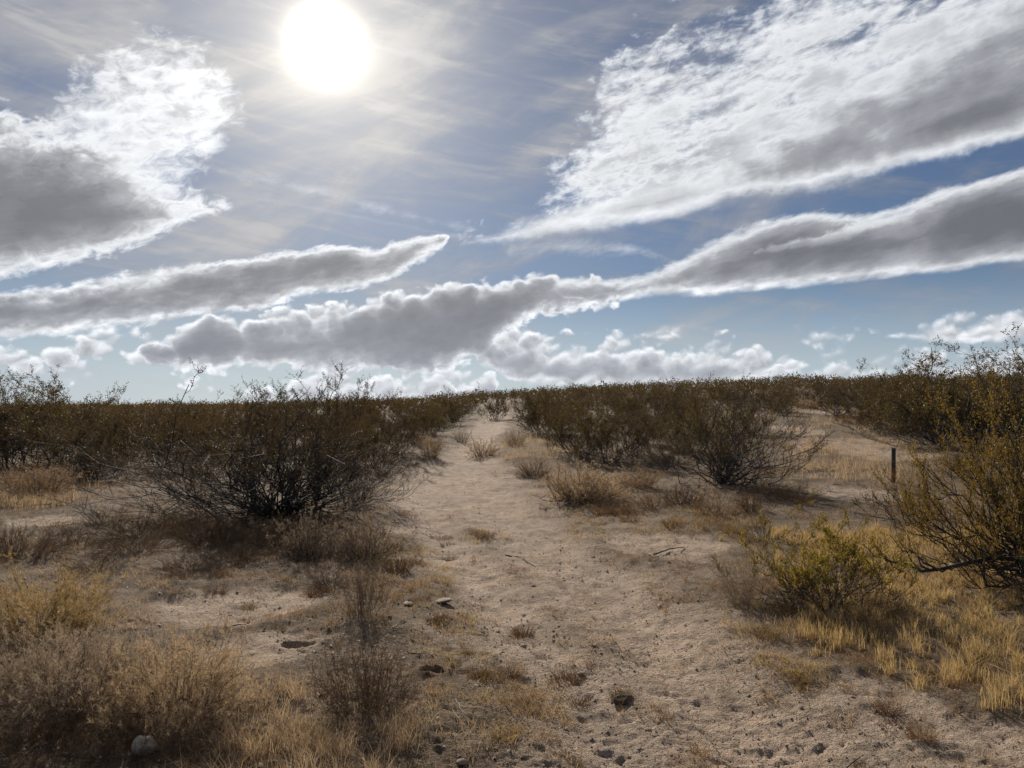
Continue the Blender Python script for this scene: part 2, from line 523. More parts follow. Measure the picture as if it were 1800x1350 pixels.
def height(x, y):
    d = np.hypot(x, y)
    z = base_height(x, y)
    fine = 1 - sm(d, 14, 45)
    b = bare(x, y)
    # lumpy crust
    c = fbm(x, y, 2.3, 3, 31)
    z = z + 0.030 * c * fine
    lump = fbm(x * 1.0, y * 1.6, 6.0, 3, 41, 0.6)
    z = z + fine * (0.008 * np.maximum(lump - 0.08, 0) * (0.3 + 1.5 * sm(c, -0.1, 0.35)) + 0.012 * fbm(x, y * 1.5, 15, 4, 51, 0.75)
                    + 0.006 * sm(vnoise(x * 19, y * 30, 57), 0.20, 0.40) * sm(fbm(x, y, 1.3, 2, 58), -0.25, 0.25)
                    - 0.008 * sm(vnoise(x * 9 + 4, y * 17, 59), 0.28, 0.45))
    # scuffed hollows (hoof and boot marks)
    s = vnoise(x * 3.1 + 5, y * 3.6, 61)
    z = z - fine * b * 0.018 * sm(s, 0.25, 0.5)
    # soil humped up under the scrub, trail worn a little lower
    z = z + 0.05 * (1 - b) * (1 - sm(d, 20, 60)) - 0.02
    ra, rb = ruts(x, y)
    z = z - (0.05 * ra + 0.045 * rb) * sm(y, 1, 3) * (1 - sm(y, 25, 45)) + 0.012 * ra * fbm(x * 0.5, y * 2.2, 9, 3, 93)
    # worn edge along the wheel track
    tx = interp(y, TRACK) + 0.035 * fbm(x * 0 + 3, y, 3.0, 3, 77)
    on = sm(y, 3.0, 3.3) * (1 - sm(y, 6.4, 7.6))
    z = z - on * 0.065 * sm(x - tx, -0.010, 0.02) * (1 - sm(x - tx, 0.15, 0.75))
    for cx, cy, rx, dep in HOLES:
        q = np.hypot((x - cx) / rx, (y - cy) / (rx * 0.7))
        z = z - dep * (1 - sm(q, 0.35, 1.0)) + 0.025 * np.exp(-((q - 1.35) / 0.3) ** 2)
    return z


def ground_z(x, y): return float(height(np.array([x]), np.array([y]))[0])


# ------------------------------------------------------------------ materials
def new_mat(name):
    global TREE
    m = bpy.data.materials.new(name); m.use_nodes = True
    TREE = m.node_tree; TREE.nodes.clear()
    return m


def out_surface(sh):
    o = TREE.nodes.new('ShaderNodeOutputMaterial'); TREE.links.new(sh, o.inputs['Surface'])


def leaf_mat(name, c1, c2, trans=0.45, spec=True):
    m = new_mat(name)
    geo = TREE.nodes.new('ShaderNodeNewGeometry')
    oi = TREE.nodes.new('ShaderNodeObjectInfo')
    tc = TREE.nodes.new('ShaderNodeTexCoord')
    nz = noise(S(tc.outputs['Object']), 2.2, 2.0, 0.5)
    f = vmin(vmax(S(geo.outputs['Random Per Island']) * 0.6 + nz * 1.2 - 0.65 + S(oi.outputs['Random']) * 0.6, 0.0), 1.0)
    c = mixc(f, (*c1, 1), (*c2, 1))
    d = TREE.nodes.new('ShaderNodeBsdfDiffuse'); plug(d.inputs[0], c)
    t = TREE.nodes.new('ShaderNodeBsdfTranslucent')
    plug(t.inputs[0], mixc(1.0, c, (1.3, 1.12, 0.7, 1) if spec else (1.1, 1.0, 0.85, 1), 'MULTIPLY'))
    mx = TREE.nodes.new('ShaderNodeMixShader'); mx.inputs[0].default_value = trans
    TREE.links.new(d.outputs[0], mx.inputs[1]); TREE.links.new(t.outputs[0], mx.inputs[2])
    sh = mx.outputs[0]
    if spec:
        g = TREE.nodes.new('ShaderNodeBsdfGlossy'); g.inputs['Roughness'].default_value = 0.45; g.inputs[0].default_value = (0.6, 0.6, 0.55, 1)
        mx2 = TREE.nodes.new('ShaderNodeMixShader'); mx2.inputs[0].default_value = 0.05
        TREE.links.new(sh, mx2.inputs[1]); TREE.links.new(g.outputs[0], mx2.inputs[2]); sh = mx2.outputs[0]
    out_surface(sh)
    return m


def bark_mat(name, c1, c2, scale=14.0):
    m = new_mat(name)
    tc = TREE.nodes.new('ShaderNodeTexCoord')
    nz = noise(S(tc.outputs['Object']), scale, 4.0, 0.6)
    c = mixc(sstep(nz, 0.35, 0.65), (*c1, 1), (*c2, 1))
    p = TREE.nodes.new('ShaderNodeBsdfPrincipled'); plug(p.inputs['Base Color'], c)
    p.inputs['Roughness'].default_value = 0.8; p.inputs['Specular IOR Level'].default_value = 0.25
    out_surface(p.outputs[0])
    return m


def ground_mat():
    m = new_mat('desert_soil')
    geo = TREE.nodes.new('ShaderNodeNewGeometry')
    pos = S(geo.outputs['Position'])
    at = TREE.nodes.new('ShaderNodeAttribute'); at.attribute_name = 'bare'
    b = S(at.outputs['Fac'])
    big = noise(pos, 0.7, 4.0, 0.55)
    mid = noise(pos, 5.0, 6.0, 0.65)
    fin = noise(pos, 60.0, 5.0, 0.7)
    sand = mixc(sstep(big, 0.35, 0.65), (0.51, 0.385, 0.285, 1), (0.42, 0.33, 0.25, 1))
    sand = mixc(sstep(mid, 0.42, 0.68), sand, (0.27, 0.205, 0.15, 1))
    litter = mixc(sstep(mid, 0.35, 0.65), (0.105, 0.075, 0.048, 1), (0.20, 0.142, 0.09, 1))
    f = sstep(b + (mid - 0.5) * 1.2 + (fin - 0.5) * 0.8, 0.28, 0.80)
    c = mixc(f, litter, sand)
    strip = sstep(noise(pos, 1.7, 5.0, 0.6), 0.50, 0.66)
    c = mixc(strip * 0.40, c, (0.27, 0.20, 0.125, 1))
    # dark spots: grains plus crumb shade painted into the soil; pale quartz grains
    vo = TREE.nodes.new('ShaderNodeTexVoronoi'); plug(vo.inputs['Vector'], pos); vo.inputs['Scale'].default_value = 55.0
    cell = TREE.nodes.new('ShaderNodeSeparateColor'); TREE.links.new(vo.outputs['Color'], cell.inputs[0])
    spot = sstep(S(vo.outputs['Distance']), 0.34, 0.22)
    c = mixc(spot * sstep(S(cell.outputs[0]), 0.60, 0.68) * 0.75, c, (0.10, 0.075, 0.06, 1))
    c = mixc(spot * sstep(S(cell.outputs[1]), 0.94, 0.97) * 0.6, c, (0.6, 0.56, 0.5, 1))
    c = mixc(sstep(fin, 0.42, 0.66, 0.0, 0.36), c, (0.22, 0.165, 0.12, 1))
    p = TREE.nodes.new('ShaderNodeBsdfPrincipled'); plug(p.inputs['Base Color'], c)
    p.inputs['Roughness'].default_value = 0.95; p.inputs['Specular IOR Level'].default_value = 0.15
    bp = TREE.nodes.new('ShaderNodeBump'); bp.inputs['Strength'].default_value = 1.0; bp.inputs['Distance'].default_value = 0.022
    plug(bp.inputs['Height'], fin + spot * 0.3 + noise(pos, 18.0, 4.0, 0.6) * 1.2)
    TREE.links.new(bp.outputs[0], p.inputs['Normal'])
    out_surface(p.outputs[0])
    return m


def stone_mat(name, c1, c2, scale=25.0):
    m = new_mat(name)
    tc = TREE.nodes.new('ShaderNodeTexCoord'); geo = TREE.nodes.new('ShaderNodeNewGeometry')
    nz = noise(S(tc.outputs['Object']), scale, 5.0, 0.65)
    c = mixc(vmin(sstep(nz, 0.38, 0.62) * 0.7 + S(geo.outputs['Random Per Island']) * 0.45, 1.0), (*c1, 1), (*c2, 1))
    p = TREE.nodes.new('ShaderNodeBsdfPrincipled'); plug(p.inputs['Base Color'], c); p.inputs['Roughness'].default_value = 0.9
    bp = TREE.nodes.new('ShaderNodeBump'); bp.inputs['Strength'].default_value = 0.5; bp.inputs['Distance'].default_value = 0.006
    plug(bp.inputs['Height'], nz); TREE.links.new(bp.outputs[0], p.inputs['Normal'])
    out_surface(p.outputs[0])
    return m


M_SOIL = ground_mat()
M_BARK = bark_mat('creosote_bark', (0.035, 0.03, 0.03), (0.085, 0.075, 0.07))
M_BARK_L = bark_mat('twig_bark', (0.06, 0.045, 0.035), (0.12, 0.095, 0.075))
M_LEAF_OLIVE = leaf_mat('leaf_olive', (0.060, 0.047, 0.020), (0.112, 0.084, 0.033))
M_LEAF_BROWN = leaf_mat('leaf_brown', (0.060, 0.046, 0.025), (0.118, 0.084, 0.042), 0.35)
M_LEAF_GREEN = leaf_mat('leaf_green', (0.11, 0.085, 0.018), (0.25, 0.165, 0.028), 0.52)
M_LEAF_FRESH = leaf_mat('leaf_fresh', (0.16, 0.135, 0.021), (0.34, 0.26, 0.034), 0.58)
M_DRY_TAN = leaf_mat('dry_tan', (0.36, 0.275, 0.185), (0.54, 0.43, 0.30), 0.45, False)
M_DRY_GREY = leaf_mat('dry_grey', (0.29, 0.235, 0.18), (0.44, 0.365, 0.285), 0.4, False)
M_DRY_DARK = leaf_mat('dry_dark', (0.13, 0.09, 0.06), (0.22, 0.16, 0.11), 0.3, False)
M_DRY_GOLD = leaf_mat('dry_gold', (0.34, 0.25, 0.115), (0.52, 0.40, 0.21), 0.48, False)
M_DRY_RUST = leaf_mat('dry_rust', (0.24, 0.15, 0.08), (0.40, 0.265, 0.14), 0.4, False)
M_STICK = bark_mat('dead_stick', (0.16, 0.13, 0.105), (0.30, 0.25, 0.20), 20)
M_STICK_D = bark_mat('dark_stick', (0.04, 0.032, 0.028), (0.09, 0.07, 0.055), 20)
M_STONE_P = stone_mat('pale_stone', (0.26, 0.22, 0.165), (0.50, 0.44, 0.345), 2.2)
M_STONE = stone_mat('brown_stone', (0.12, 0.09, 0.07), (0.34, 0.265, 0.195))

# ------------------------------------------------------------------ ground sheet
def build_ground():
    th_in = np.linspace(-R(45), R(45), 480)
    th_out = np.linspace(R(48), 2 * math.pi - R(48), 62)[1:-1]
    th = np.concatenate([th_in, th_out])
    rad = [0.25, 0.8, 1.4, 2.0, 2.3]
    while rad[-1] < 3500:
        d = rad[-1]
        rad.append(d + (max(0.012, 0.0011 * d * d) if d < 60 else d * 0.06))
    rad = np.array(rad)
    n, m = len(rad), len(th)
    X = rad[:, None] * np.sin(th)[None]; Y = rad[:, None] * np.cos(th)[None]
    x, y = X.ravel(), Y.ravel()
    z = height(x, y)
    V = np.stack([x, y, z], 1)
    V = np.concatenate([V, [[0, 0, ground_z(0, 0)]]])
    i = np.arange(n - 1)[:, None]; j = np.arange(m)[None]; j2 = (j + 1) % m
    F = np.stack([i * m + j, (i + 1) * m + j, (i + 1) * m + j2, i * m + j2], -1).reshape(-1, 4)[:, ::-1]
    jj = np.arange(m)
    C = np.stack([np.full(m, n * m), jj, (jj + 1) % m], 1)[:, ::-1]
    b = np.append(bare(x, y) * (1 - 0.5 * sm(np.hypot(x, y), 40, 120)), 0.4)
    me = make_mesh('ground', V, [F, C], [M_SOIL], smooth=True, attr={'bare': b})
    o = link('ground', me)
    tag(o, 'sandy desert ground with bare trail and litter', 'ground', kind='structure')
    return len(F) * 2


build_ground()

# ------------------------------------------------------------------ bushes
def creosote(seed, n1=26, n2=7, n3=5, nl=14, L=1.7, th0=5, th1=70, leafL=0.016, low_bare=0.35, r1=0.016, extra=None, up=0.22, sides=5, twist=0.55):
    """-> branch (V, F) and leaf (V, F) of one creosote bush, base at the origin"""
    r = np.random.default_rng(seed)
    th = np.radians(r.uniform(th0, th1, n1)); ph = r.uniform(0, 2 * math.pi, n1)
    D = np.stack([np.sin(th) * np.cos(ph), np.sin(th) * np.sin(ph), np.cos(th)], 1)
    P0 = np.stack([np.cos(ph) * 0.10 * np.sin(th), np.sin(ph) * 0.10 * np.sin(th), np.full(n1, -0.06)], 1) + r.normal(size=(n1, 3)) * 0.025
    Ls = L * r.uniform(0.65, 1.08, n1)
    A = grow(r, P0, D, Ls, 10, up * np.sin(th), 0.24)
    if extra is not None: A = np.concatenate([A, extra])
    rr = r1 * r.uniform(0.6, 1.25, len(A))
    if extra is not None: rr[-1] = r1 * 1.7
    Vb, Fb = [], []; off = 0

    def add(P, Rr, k):
        nonlocal off
        v, f = tubes(P, Rr, k, off); Vb.append(v); Fb.append(f); off += len(v)
    add(A, rr[:, None] * np.linspace(1, 0.28, A.shape[1])[None], sides)
    i, t, q, d = sprout(r, A, n2, 0.25, 0.97, twist, 0.22)
    B = grow(r, q, d, L * r.uniform(0.16, 0.38, len(i)) * (1.15 - 0.5 * t), 6, 0.15, 0.16)
    add(B, (rr[i] * (0.62 - 0.38 * t))[:, None] * np.linspace(1, 0.35, 6)[None], 4 if sides > 4 else 3)
    i3, t3, q3, d3 = sprout(r, B, n3, 0.2, 1.0, 0.65, 0.25)
    Cc = grow(r, q3, d3, L * r.uniform(0.06, 0.15, len(i3)), 4, 0.1, 0.18)
    add(Cc, np.full((len(i3), 1), 0.0022) * np.linspace(1, 0.5, 4)[None], 3)
    # leaves on the outer twigs; the low inside of the bush stays bare
    zmax = np.percentile(Cc[:, -1, 2], 97)
    rel = Cc[:, -1, 2] / zmax
    keep = r.uniform(size=len(Cc)) < np.clip((rel - low_bare * 0.55) / max(low_bare, 0.05), 0.06, 1)
    K = Cc[keep]
    i4, t4, q4, d4 = sprout(r, K, nl, 0.05, 1.0, 0.9, 0.25)
    q4 = q4 + r.normal(size=q4.shape) * leafL * 0.5
    lv, lf = leaves(q4, d4, rand_unit(r, len(q4)), leafL * r.uniform(0.6, 1.3, len(q4)), leafL * r.uniform(0.2, 0.42, len(q4)))
    return (np.concatenate(Vb), np.concatenate(Fb)), (lv, lf)


def dims(br, lf):
    V = np.concatenate([br[0], lf[0]])
    return max(np.percentile(np.hypot(V[:, 0], V[:, 1]), 97), 0.01), np.percentile(V[:, 2], 99.85)


def put_bush(name, br, lf, mats, px, py, wpx, hpx, label, group=None, rz=0.0, cat='bush', sink=0.0, dist=None, names=('branches', 'foliage')):
    """stand one bush where the photo shows its base; width and height in photo pixels at that distance"""
    c, d = gp(px, py)
    if dist is not None:
        u = pix_dir(px, HZ); u = u[:2] / np.linalg.norm(u[:2]); c = u * dist; d = dist
    rad, top = dims(br, lf)
    sx = (wpx / 2 * d / F0) / rad; sz = (hpx * d / F0) / top
    root = link(name, None, loc=(c[0], c[1], ground_z(c[0], c[1]) - sink), rot=(0, 0, rz), scale=(sx, sx, sz))
    root.empty_display_size = 0.2
    tag(root, label, cat, group)
    link(names[0], make_mesh(names[0], br[0], [br[1]], [mats[0]], smooth=True), root)
    link(names[1], make_mesh(names[1], lf[0], list(lf[1:]), [mats[1]]), root)
    BASES.append((c[0], c[1], wpx / 2 * d / F0))
    return root


BASES = []
# wide-spreading bush left of the trail, long bare limbs reaching sideways
r_ = np.random.default_rng(5)
n_ = 34
ph_ = np.concatenate([r_.uniform(R(150), R(215), 22), r_.uniform(R(-30), R(30), 12)])
th_ = np.radians(r_.uniform(66, 88, n_))
D_ = np.stack([np.sin(th_) * np.cos(ph_), np.sin(th_) * np.sin(ph_), np.cos(th_)], 1)
ex_ = grow(r_, r_.normal(size=(n_, 3)) * np.array([0.08, 0.08, 0.02]), D_, np.concatenate([r_.uniform(1.6, 2.9, 22), r_.uniform(0.8, 1.45, 12)]), 10, 0.06, 0.2)
br, lf = creosote(11, 84, 7, 6, 17, 1.75, 4, 76, 0.018, 0.46, 0.012, ex_)
put_bush('creosote_bush', br, lf, (M_BARK, M_LEAF_BROWN), 492, 908, 610, 248,
         'wide sprawling creosote bush with long bare grey limbs reaching sideways beside the trail')
# round bush in the middle of the right side
br, lf = creosote(12, 64, 8, 6, 14, 1.7, 5, 84, 0.020, 0.40, 0.012)
put_bush('creosote_bush', br, lf, (M_BARK, M_LEAF_OLIVE), 1268, 852, 330, 180,
         'rounded olive creosote bush with dense dark stems between the tan clump and post')
# big bush beyond the right border; one low crooked limb reaches into the trail grass
c12, d12 = gp(1862, 1045)
limb = []
for px, py in [(1862, 1030), (1800, 984), (1745, 980), (1700, 990), (1660, 999), (1620, 1004), (1600, 994), (1585, 989), (1570, 988), (1556, 985)]:
    u = pix_dir(px, py); t = (c12[1] - 0.25 * (1862 - px) / 290) / u[1]
    limb.append([u[0] * t - c12[0], u[1] * t - c12[1], EYE + u[2] * t - ground_z(*c12)])
limb = np.array(limb) / np.array([0.80, 0.80, 0.95])
r_ = np.random.default_rng(15)
n_ = 16
ph_ = r_.uniform(R(140), R(235), n_); th_ = np.radians(r_.uniform(52, 80, n_))
D_ = np.stack([np.sin(th_) * np.cos(ph_), np.sin(th_) * np.sin(ph_), np.cos(th_)], 1)
ex_ = grow(r_, r_.normal(size=(n_, 3)) * 0.08, D_, r_.uniform(1.1, 1.5, n_), 10, 0.25, 0.2)
br, lf = creosote(13, 42, 9, 7, 24, 1.62, 4, 80, 0.016, 0.26, 0.015, np.concatenate([ex_, limb[None]]))
root = link('creosote_bush', None, loc=(c12[0], c12[1], ground_z(*c12)), scale=(0.80, 0.80, 0.95))
tag(root, 'tall yellow-green creosote bush with a low crooked limb over the golden grass', 'bush')
link('branches', make_mesh('branches', br[0], [br[1]], [M_BARK], smooth=True), root)
link('foliage', make_mesh('foliage', lf[0], [lf[1]], [M_LEAF_GREEN]), root)
BASES.append((c12[0], c12[1], 1.6))
# small fresh green one
br, lf = creosote(14, 44, 9, 6, 28, 0.75, 22, 78, 0.0125, 0.50, 0.0055, up=0.10, twist=1.0)
put_bush('creosote_bush', br, lf, (M_BARK_L, M_LEAF_FRESH), 1452, 1072, 262, 166,
         'small leafy green creosote bush growing at the edge of the golden grass')
br, lf = creosote(16, 18, 6, 5, 10, 0.8, 20, 84, 0.016, 0.35, 0.009)
put_bush('creosote_bush', br, lf, (M_BARK, M_LEAF_OLIVE), 1592, 925, 150, 85,
         'low olive creosote shrub crouching between the post and the crooked limb')

# shared variants for the middle distance and the slope
VAR = []
for s in range(6):
    br, lf = creosote(30 + s, 32, 8, 6, 14, 1.7, 4, [68, 74, 80, 72, 78, 64][s], 0.030, [0.35, 0.28, 0.36, 0.25, 0.30, 0.40][s], 0.0115, sides=4)
    VAR.append((make_mesh('branches', br[0], [br[1]], [M_BARK], smooth=True), br, lf, dims(br, lf)))
VLEAF = [make_mesh('foliage', q[2][0], [q[2][1]], [M_LEAF_OLIVE]) for q in VAR]


def place_var(v, mat, x, y, rad, hgt, label, group=None, rz=0.0):
    me, br, lf, (rd, tp) = VAR[v]
    o = link('creosote_bush', None, loc=(x, y, ground_z(x, y) - 0.02), rot=(0, 0, rz), scale=(rad / rd, rad / rd, hgt / tp))
    tag(o, label, 'bush', group)
    link('branches', me, o); fo = link('foliage', VLEAF[v], o)
    fo.material_slots[0].link = 'OBJECT'; fo.material_slots[0].material = mat
    BASES.append((x, y, rad))
    return o


MID = [  # base px, base py, width, top py, variant, leaf, label
    (105, 815, 250, 668, 0, M_LEAF_OLIVE, 'dark creosote bush with tall feathery sprigs above the skyline, behind tan grass'),
    (215, 806, 190, 700, 2, M_LEAF_BROWN, 'dark brown creosote bush between the sprawling bush and the feathery tall one'),
    (-30, 800, 170, 690, 4, M_LEAF_OLIVE, 'dark creosote bush close beside the feathery one, away from the trail'),
    (300, 824, 190, 712, 0, M_LEAF_BROWN, 'dark brown creosote bush rising behind the tips of the long bare limbs'),
    (25, 832, 210, 702, 3, M_LEAF_BROWN, 'low dark creosote bush in front of the feathery tall one, behind tan clump'),
    (600, 818, 170, 704, 1, M_LEAF_BROWN, 'brown creosote bush pressed against the trail side of the sprawling bush'),
    (655, 826, 130, 716, 4, M_LEAF_BROWN, 'small dark creosote bush on the bank between the sprawling bush and trail'),
    (165, 834, 150, 724, 5, M_LEAF_BROWN, 'low brown creosote bush at the end of the longest bare limb'),
    (1065, 818, 150, 706, 4, M_LEAF_BROWN, 'brown creosote bush just behind the small rounded grey shrub and tan clump'),
    (380, 790, 200, 696, 1, M_LEAF_BROWN, 'brown creosote bush showing over the sprawling bush with its upper twigs'),
    (455, 778, 150, 682, 5, M_LEAF_BROWN, 'creosote bush with leaning feathery tips standing behind the sprawling bush'),
    (570, 782, 160, 688, 3, M_LEAF_BROWN, 'brown creosote bush behind the sprawling bush, on its trail side'),
    (690, 800, 180, 690, 2, M_LEAF_BROWN, 'creosote bush hanging over the trail edge just past the sprawling bush'),
    (625, 770, 120, 662, 5, M_LEAF_BROWN, 'thin creosote bush with one tall bent sprig against white cloud'),
    (740, 775, 90, 700, 0, M_LEAF_OLIVE, 'small creosote bush on the trail bank above blond grass'),
    (797, 738, 95, 678, 4, M_LEAF_OLIVE, 'dark creosote bush standing where the trail bends out of sight'),
    (872, 738, 90, 672, 1, M_LEAF_OLIVE, 'upright creosote bush in the middle of the far trail end'),
    (1015, 800, 200, 692, 0, M_LEAF_OLIVE, 'dark creosote bush leaning over the trail opposite the sprawling bush'),
    (945, 765, 120, 684, 3, M_LEAF_BROWN, 'creosote bush on the trail bank behind the pink grass'),
    (1115, 805, 150, 690, 2, M_LEAF_BROWN, 'open brown creosote bush filling the gap beside the rounded olive bush'),
    (1160, 770, 150, 676, 5, M_LEAF_BROWN, 'brown creosote bush rising behind the rounded olive bush'),
    (1320, 765, 120, 680, 4, M_LEAF_BROWN, 'thin brown creosote bush behind the rounded olive bush, by the side track'),
    (1720, 790, 330, 622, 1, M_LEAF_OLIVE, 'broad tall creosote bush with feathery top standing beyond the post'),
    (1600, 752, 180, 640, 3, M_LEAF_OLIVE, 'creosote bush with a bare slanting stem on the crest of the side track'),
    (1830, 790, 260, 630, 0, M_LEAF_OLIVE, 'olive creosote bush directly behind the bush with the crooked limb'),
    (1650, 782, 250, 640, 4, M_LEAF_OLIVE, 'leafy creosote bush just behind the post, spreading to the crooked limb bush'),
    (1775, 772, 250, 634, 2, M_LEAF_OLIVE, 'creosote bush in the thicket beyond the broad tall one'),
    (1545, 755, 130, 668, 2, M_LEAF_BROWN, 'brown creosote bush with bare lower twigs beside the side track'),
]
for i, (px, py, w, top, v, mat, label) in enumerate(MID):
    c, d = gp(px, py)
    place_var(v, mat, c[0], c[1], w / 2 * d / F0, (py - top) * d / F0, label, 'creosote bushes along the trail', random.uniform(0, 6.28))

# the slope behind: scattered one by one, then a far mass
def trail_dist(x, y):
    xl, xr = interp(y, L_EDGE), interp(y, R_EDGE)
    return np.maximum(xl - x, x - xr)


cand, cells = [], {}
r_ = np.random.default_rng(99)
for _ in range(30000):
    if len(cand) >= 1750: break
    a = r_.uniform(-R(41), R(41)); d = math.sqrt(r_.uniform(17 ** 2, 150 ** 2))
    if _ < 9000: d = math.sqrt(r_.uniform(17 ** 2, 60 ** 2))
    x, y = d * math.sin(a), d * math.cos(a)
    if d < 75 and trail_dist(x, y) < 1.0: continue
    if d < 60 and any(((x - cx) / (rx + 0.9)) ** 2 + ((y - cy) / (ry + 0.9)) ** 2 < 1 for cx, cy, rx, ry in PATCHES): continue
    if 0.24 < math.atan2(x, y) < 0.46 and 17 < d < 36: continue
    ms = (2.2 if x < 0 else 2.5) if d < 48 else 2.1
    if d < 62 and any((x - bx) ** 2 + (y - by) ** 2 < (0.7 * br_ + 0.7) ** 2 for bx, by, br_ in BASES): continue
    ci, cj = int(x // 2.9), int(y // 2.9)
    if any((x - q[0]) ** 2 + (y - q[1]) ** 2 < ms * ms for u in (-1, 0, 1) for w in (-1, 0, 1) for q in cells.get((ci + u, cj + w), ())): continue
    cells.setdefault((ci, cj), []).append((x, y)); cand.append((x, y, d))
cand.sort(key=lambda q: q[2])
NEARN = 255
for i, (x, y, d) in enumerate(cand[:NEARN]):
    h = r_.choice([0.7, 0.95, 1.15, 1.35, 1.5]) * r_.uniform(0.9, 1.1) * (1.0 if x < 0 else 1.1)
    side = trail_dist(x, y)
    mat = (M_LEAF_BROWN, M_LEAF_OLIVE, M_LEAF_BROWN)[int(r_.integers(3))]
    kind_ = 'brown' if mat is M_LEAF_BROWN else 'olive'
    flat_side = x < interp(y, L_EDGE)
    if side < 4: where = 'lining the low flat bank of the far trail' if flat_side else 'lining the far trail on its sloping bank'
    elif d < 34: where = 'in the thicket behind the sprawling bare-limbed bush' if flat_side else 'in the thicket behind the rounded olive bush'
    else: where = 'out on the flat scrub towards the low skyline' if flat_side else 'up on the slope below the higher skyline'
    place_var(i % 6, mat, x, y, h * r_.uniform(0.7, 1.05), h, f'{kind_} creosote bush among others {where}',
              f'{kind_} creosote bushes {where}', r_.uniform(0, 6.28))


def far_scrub(pts):
    r = np.random.default_rng(3)
    V, F, VB, FB = [], [], [], []; o1 = o2 = 0
    for x, y, d in pts:
        n = 40 if d > 90 else 85
        u = rand_unit(r, n); u[:, 2] = np.abs(u[:, 2])
        h = r.choice([0.8, 1.1, 1.3, 1.55]) * r.uniform(0.9, 1.1); rr = h * r.uniform(0.6, 0.9)
        C = u * r.uniform(0.45, 1.0, (n, 1)) * np.array([rr, rr, h * 0.72]) + np.array([x, y, float(base_height(np.array([x]), np.array([y]))[0]) + 0.28 * h])
        v, f = leaves(C, rand_unit(r, n) + np.array([0, 0, 0.5]), rand_unit(r, n), r.uniform(0.15, 0.38, n), r.uniform(0.03, 0.07, n), o1)
        V.append(v); F.append(f); o1 += len(v)
        z0 = C[:, 2].min() - 0.3
        P0 = np.tile([x, y, z0], (4, 1)) + r.normal(size=(4, 3)) * 0.06
        D = rand_unit(r, 4); D[:, 2] = np.abs(D[:, 2]) + 0.6
        v, f = tubes(grow(r, P0, unit(D), np.full(4, h * 0.85), 3, 0.1, 0.1), np.tile([0.02, 0.014, 0.008], (4, 1)), 3, o2)
        VB.append(v); FB.append(f); o2 += len(v)
    V, VB = np.concatenate(V), np.concatenate(VB)
    F, FB = np.concatenate(F), np.concatenate(FB) + len(V)
    me = make_mesh('creosote_scrub', np.concatenate([V, VB]), [F, FB], [M_LEAF_BROWN, M_BARK], [0, 1])
    tag(link('creosote_scrub', me), 'far mass of creosote scrub covering the low crest', 'scrub', kind='stuff')


far = list(cand[NEARN:])
for _ in range(500):                                   # thin plain further out
    a = r_.uniform(-R(42), R(42)); d = math.sqrt(r_.uniform(150 ** 2, 330 ** 2))
    far.append((d * math.sin(a), d * math.cos(a), d))
far_scrub(far)

# ------------------------------------------------------------------ dry shrubs
def dry_shrub(seed, n1=170, n2=5, rad=0.4, th1=78, thick=0.0016, erect=0.15, fuzz=7):
    r = np.random.default_rng(seed)
    th = np.radians(th1) * np.sqrt(r.uniform(0, 1, n1)); ph = r.uniform(0, 2 * math.pi, n1)
    D = np.stack([np.sin(th) * np.cos(ph), np.sin(th) * np.sin(ph), np.cos(th)], 1)
    P0 = np.stack([np.cos(ph) * 0.42 * rad * np.sin(th), np.sin(ph) * 0.42 * rad * np.sin(th), np.full(n1, -0.03)], 1) + r.normal(size=(n1, 3)) * np.array([0.06, 0.06, 0]) * rad
    A = grow(r, P0, D, rad * r.uniform(0.6, 0.98, n1), 6, erect * np.sin(th), 0.22)
    v1, f1 = tubes(A, np.linspace(thick * 1.5, thick * 0.7, 6)[None] * r.uniform(0.7, 1.5, (n1, 1)), 3)
    i, t, q, d = sprout(r, A, n2, 0.4, 1.0, 1.0, 0.05)
    B = grow(r, q, d, rad * r.uniform(0.10, 0.24, len(i)), 4, 0.05, 0.35)
    v2, f2 = tubes(B, np.linspace(thick * 0.8, thick * 0.45, 4)[None] * np.ones((len(i), 1)), 3)
    i3, t3, q3, d3 = sprout(r, B, fuzz, 0.15, 1.0, 1.5, 0.15)
    nn = len(q3)
    sd = unit(np.cross(d3, rand_unit(r, nn))) * thick * 0.9
    v3 = np.stack([q3 - sd, q3 + sd, q3 + d3 * (rad * r.uniform(0.025, 0.075, (nn, 1)))], 1).reshape(-1, 3)
    f3 = np.arange(len(v3)).reshape(-1, 3) + len(v2)
    return (v1, f1), (np.concatenate([v2, v3]), f2, f3)


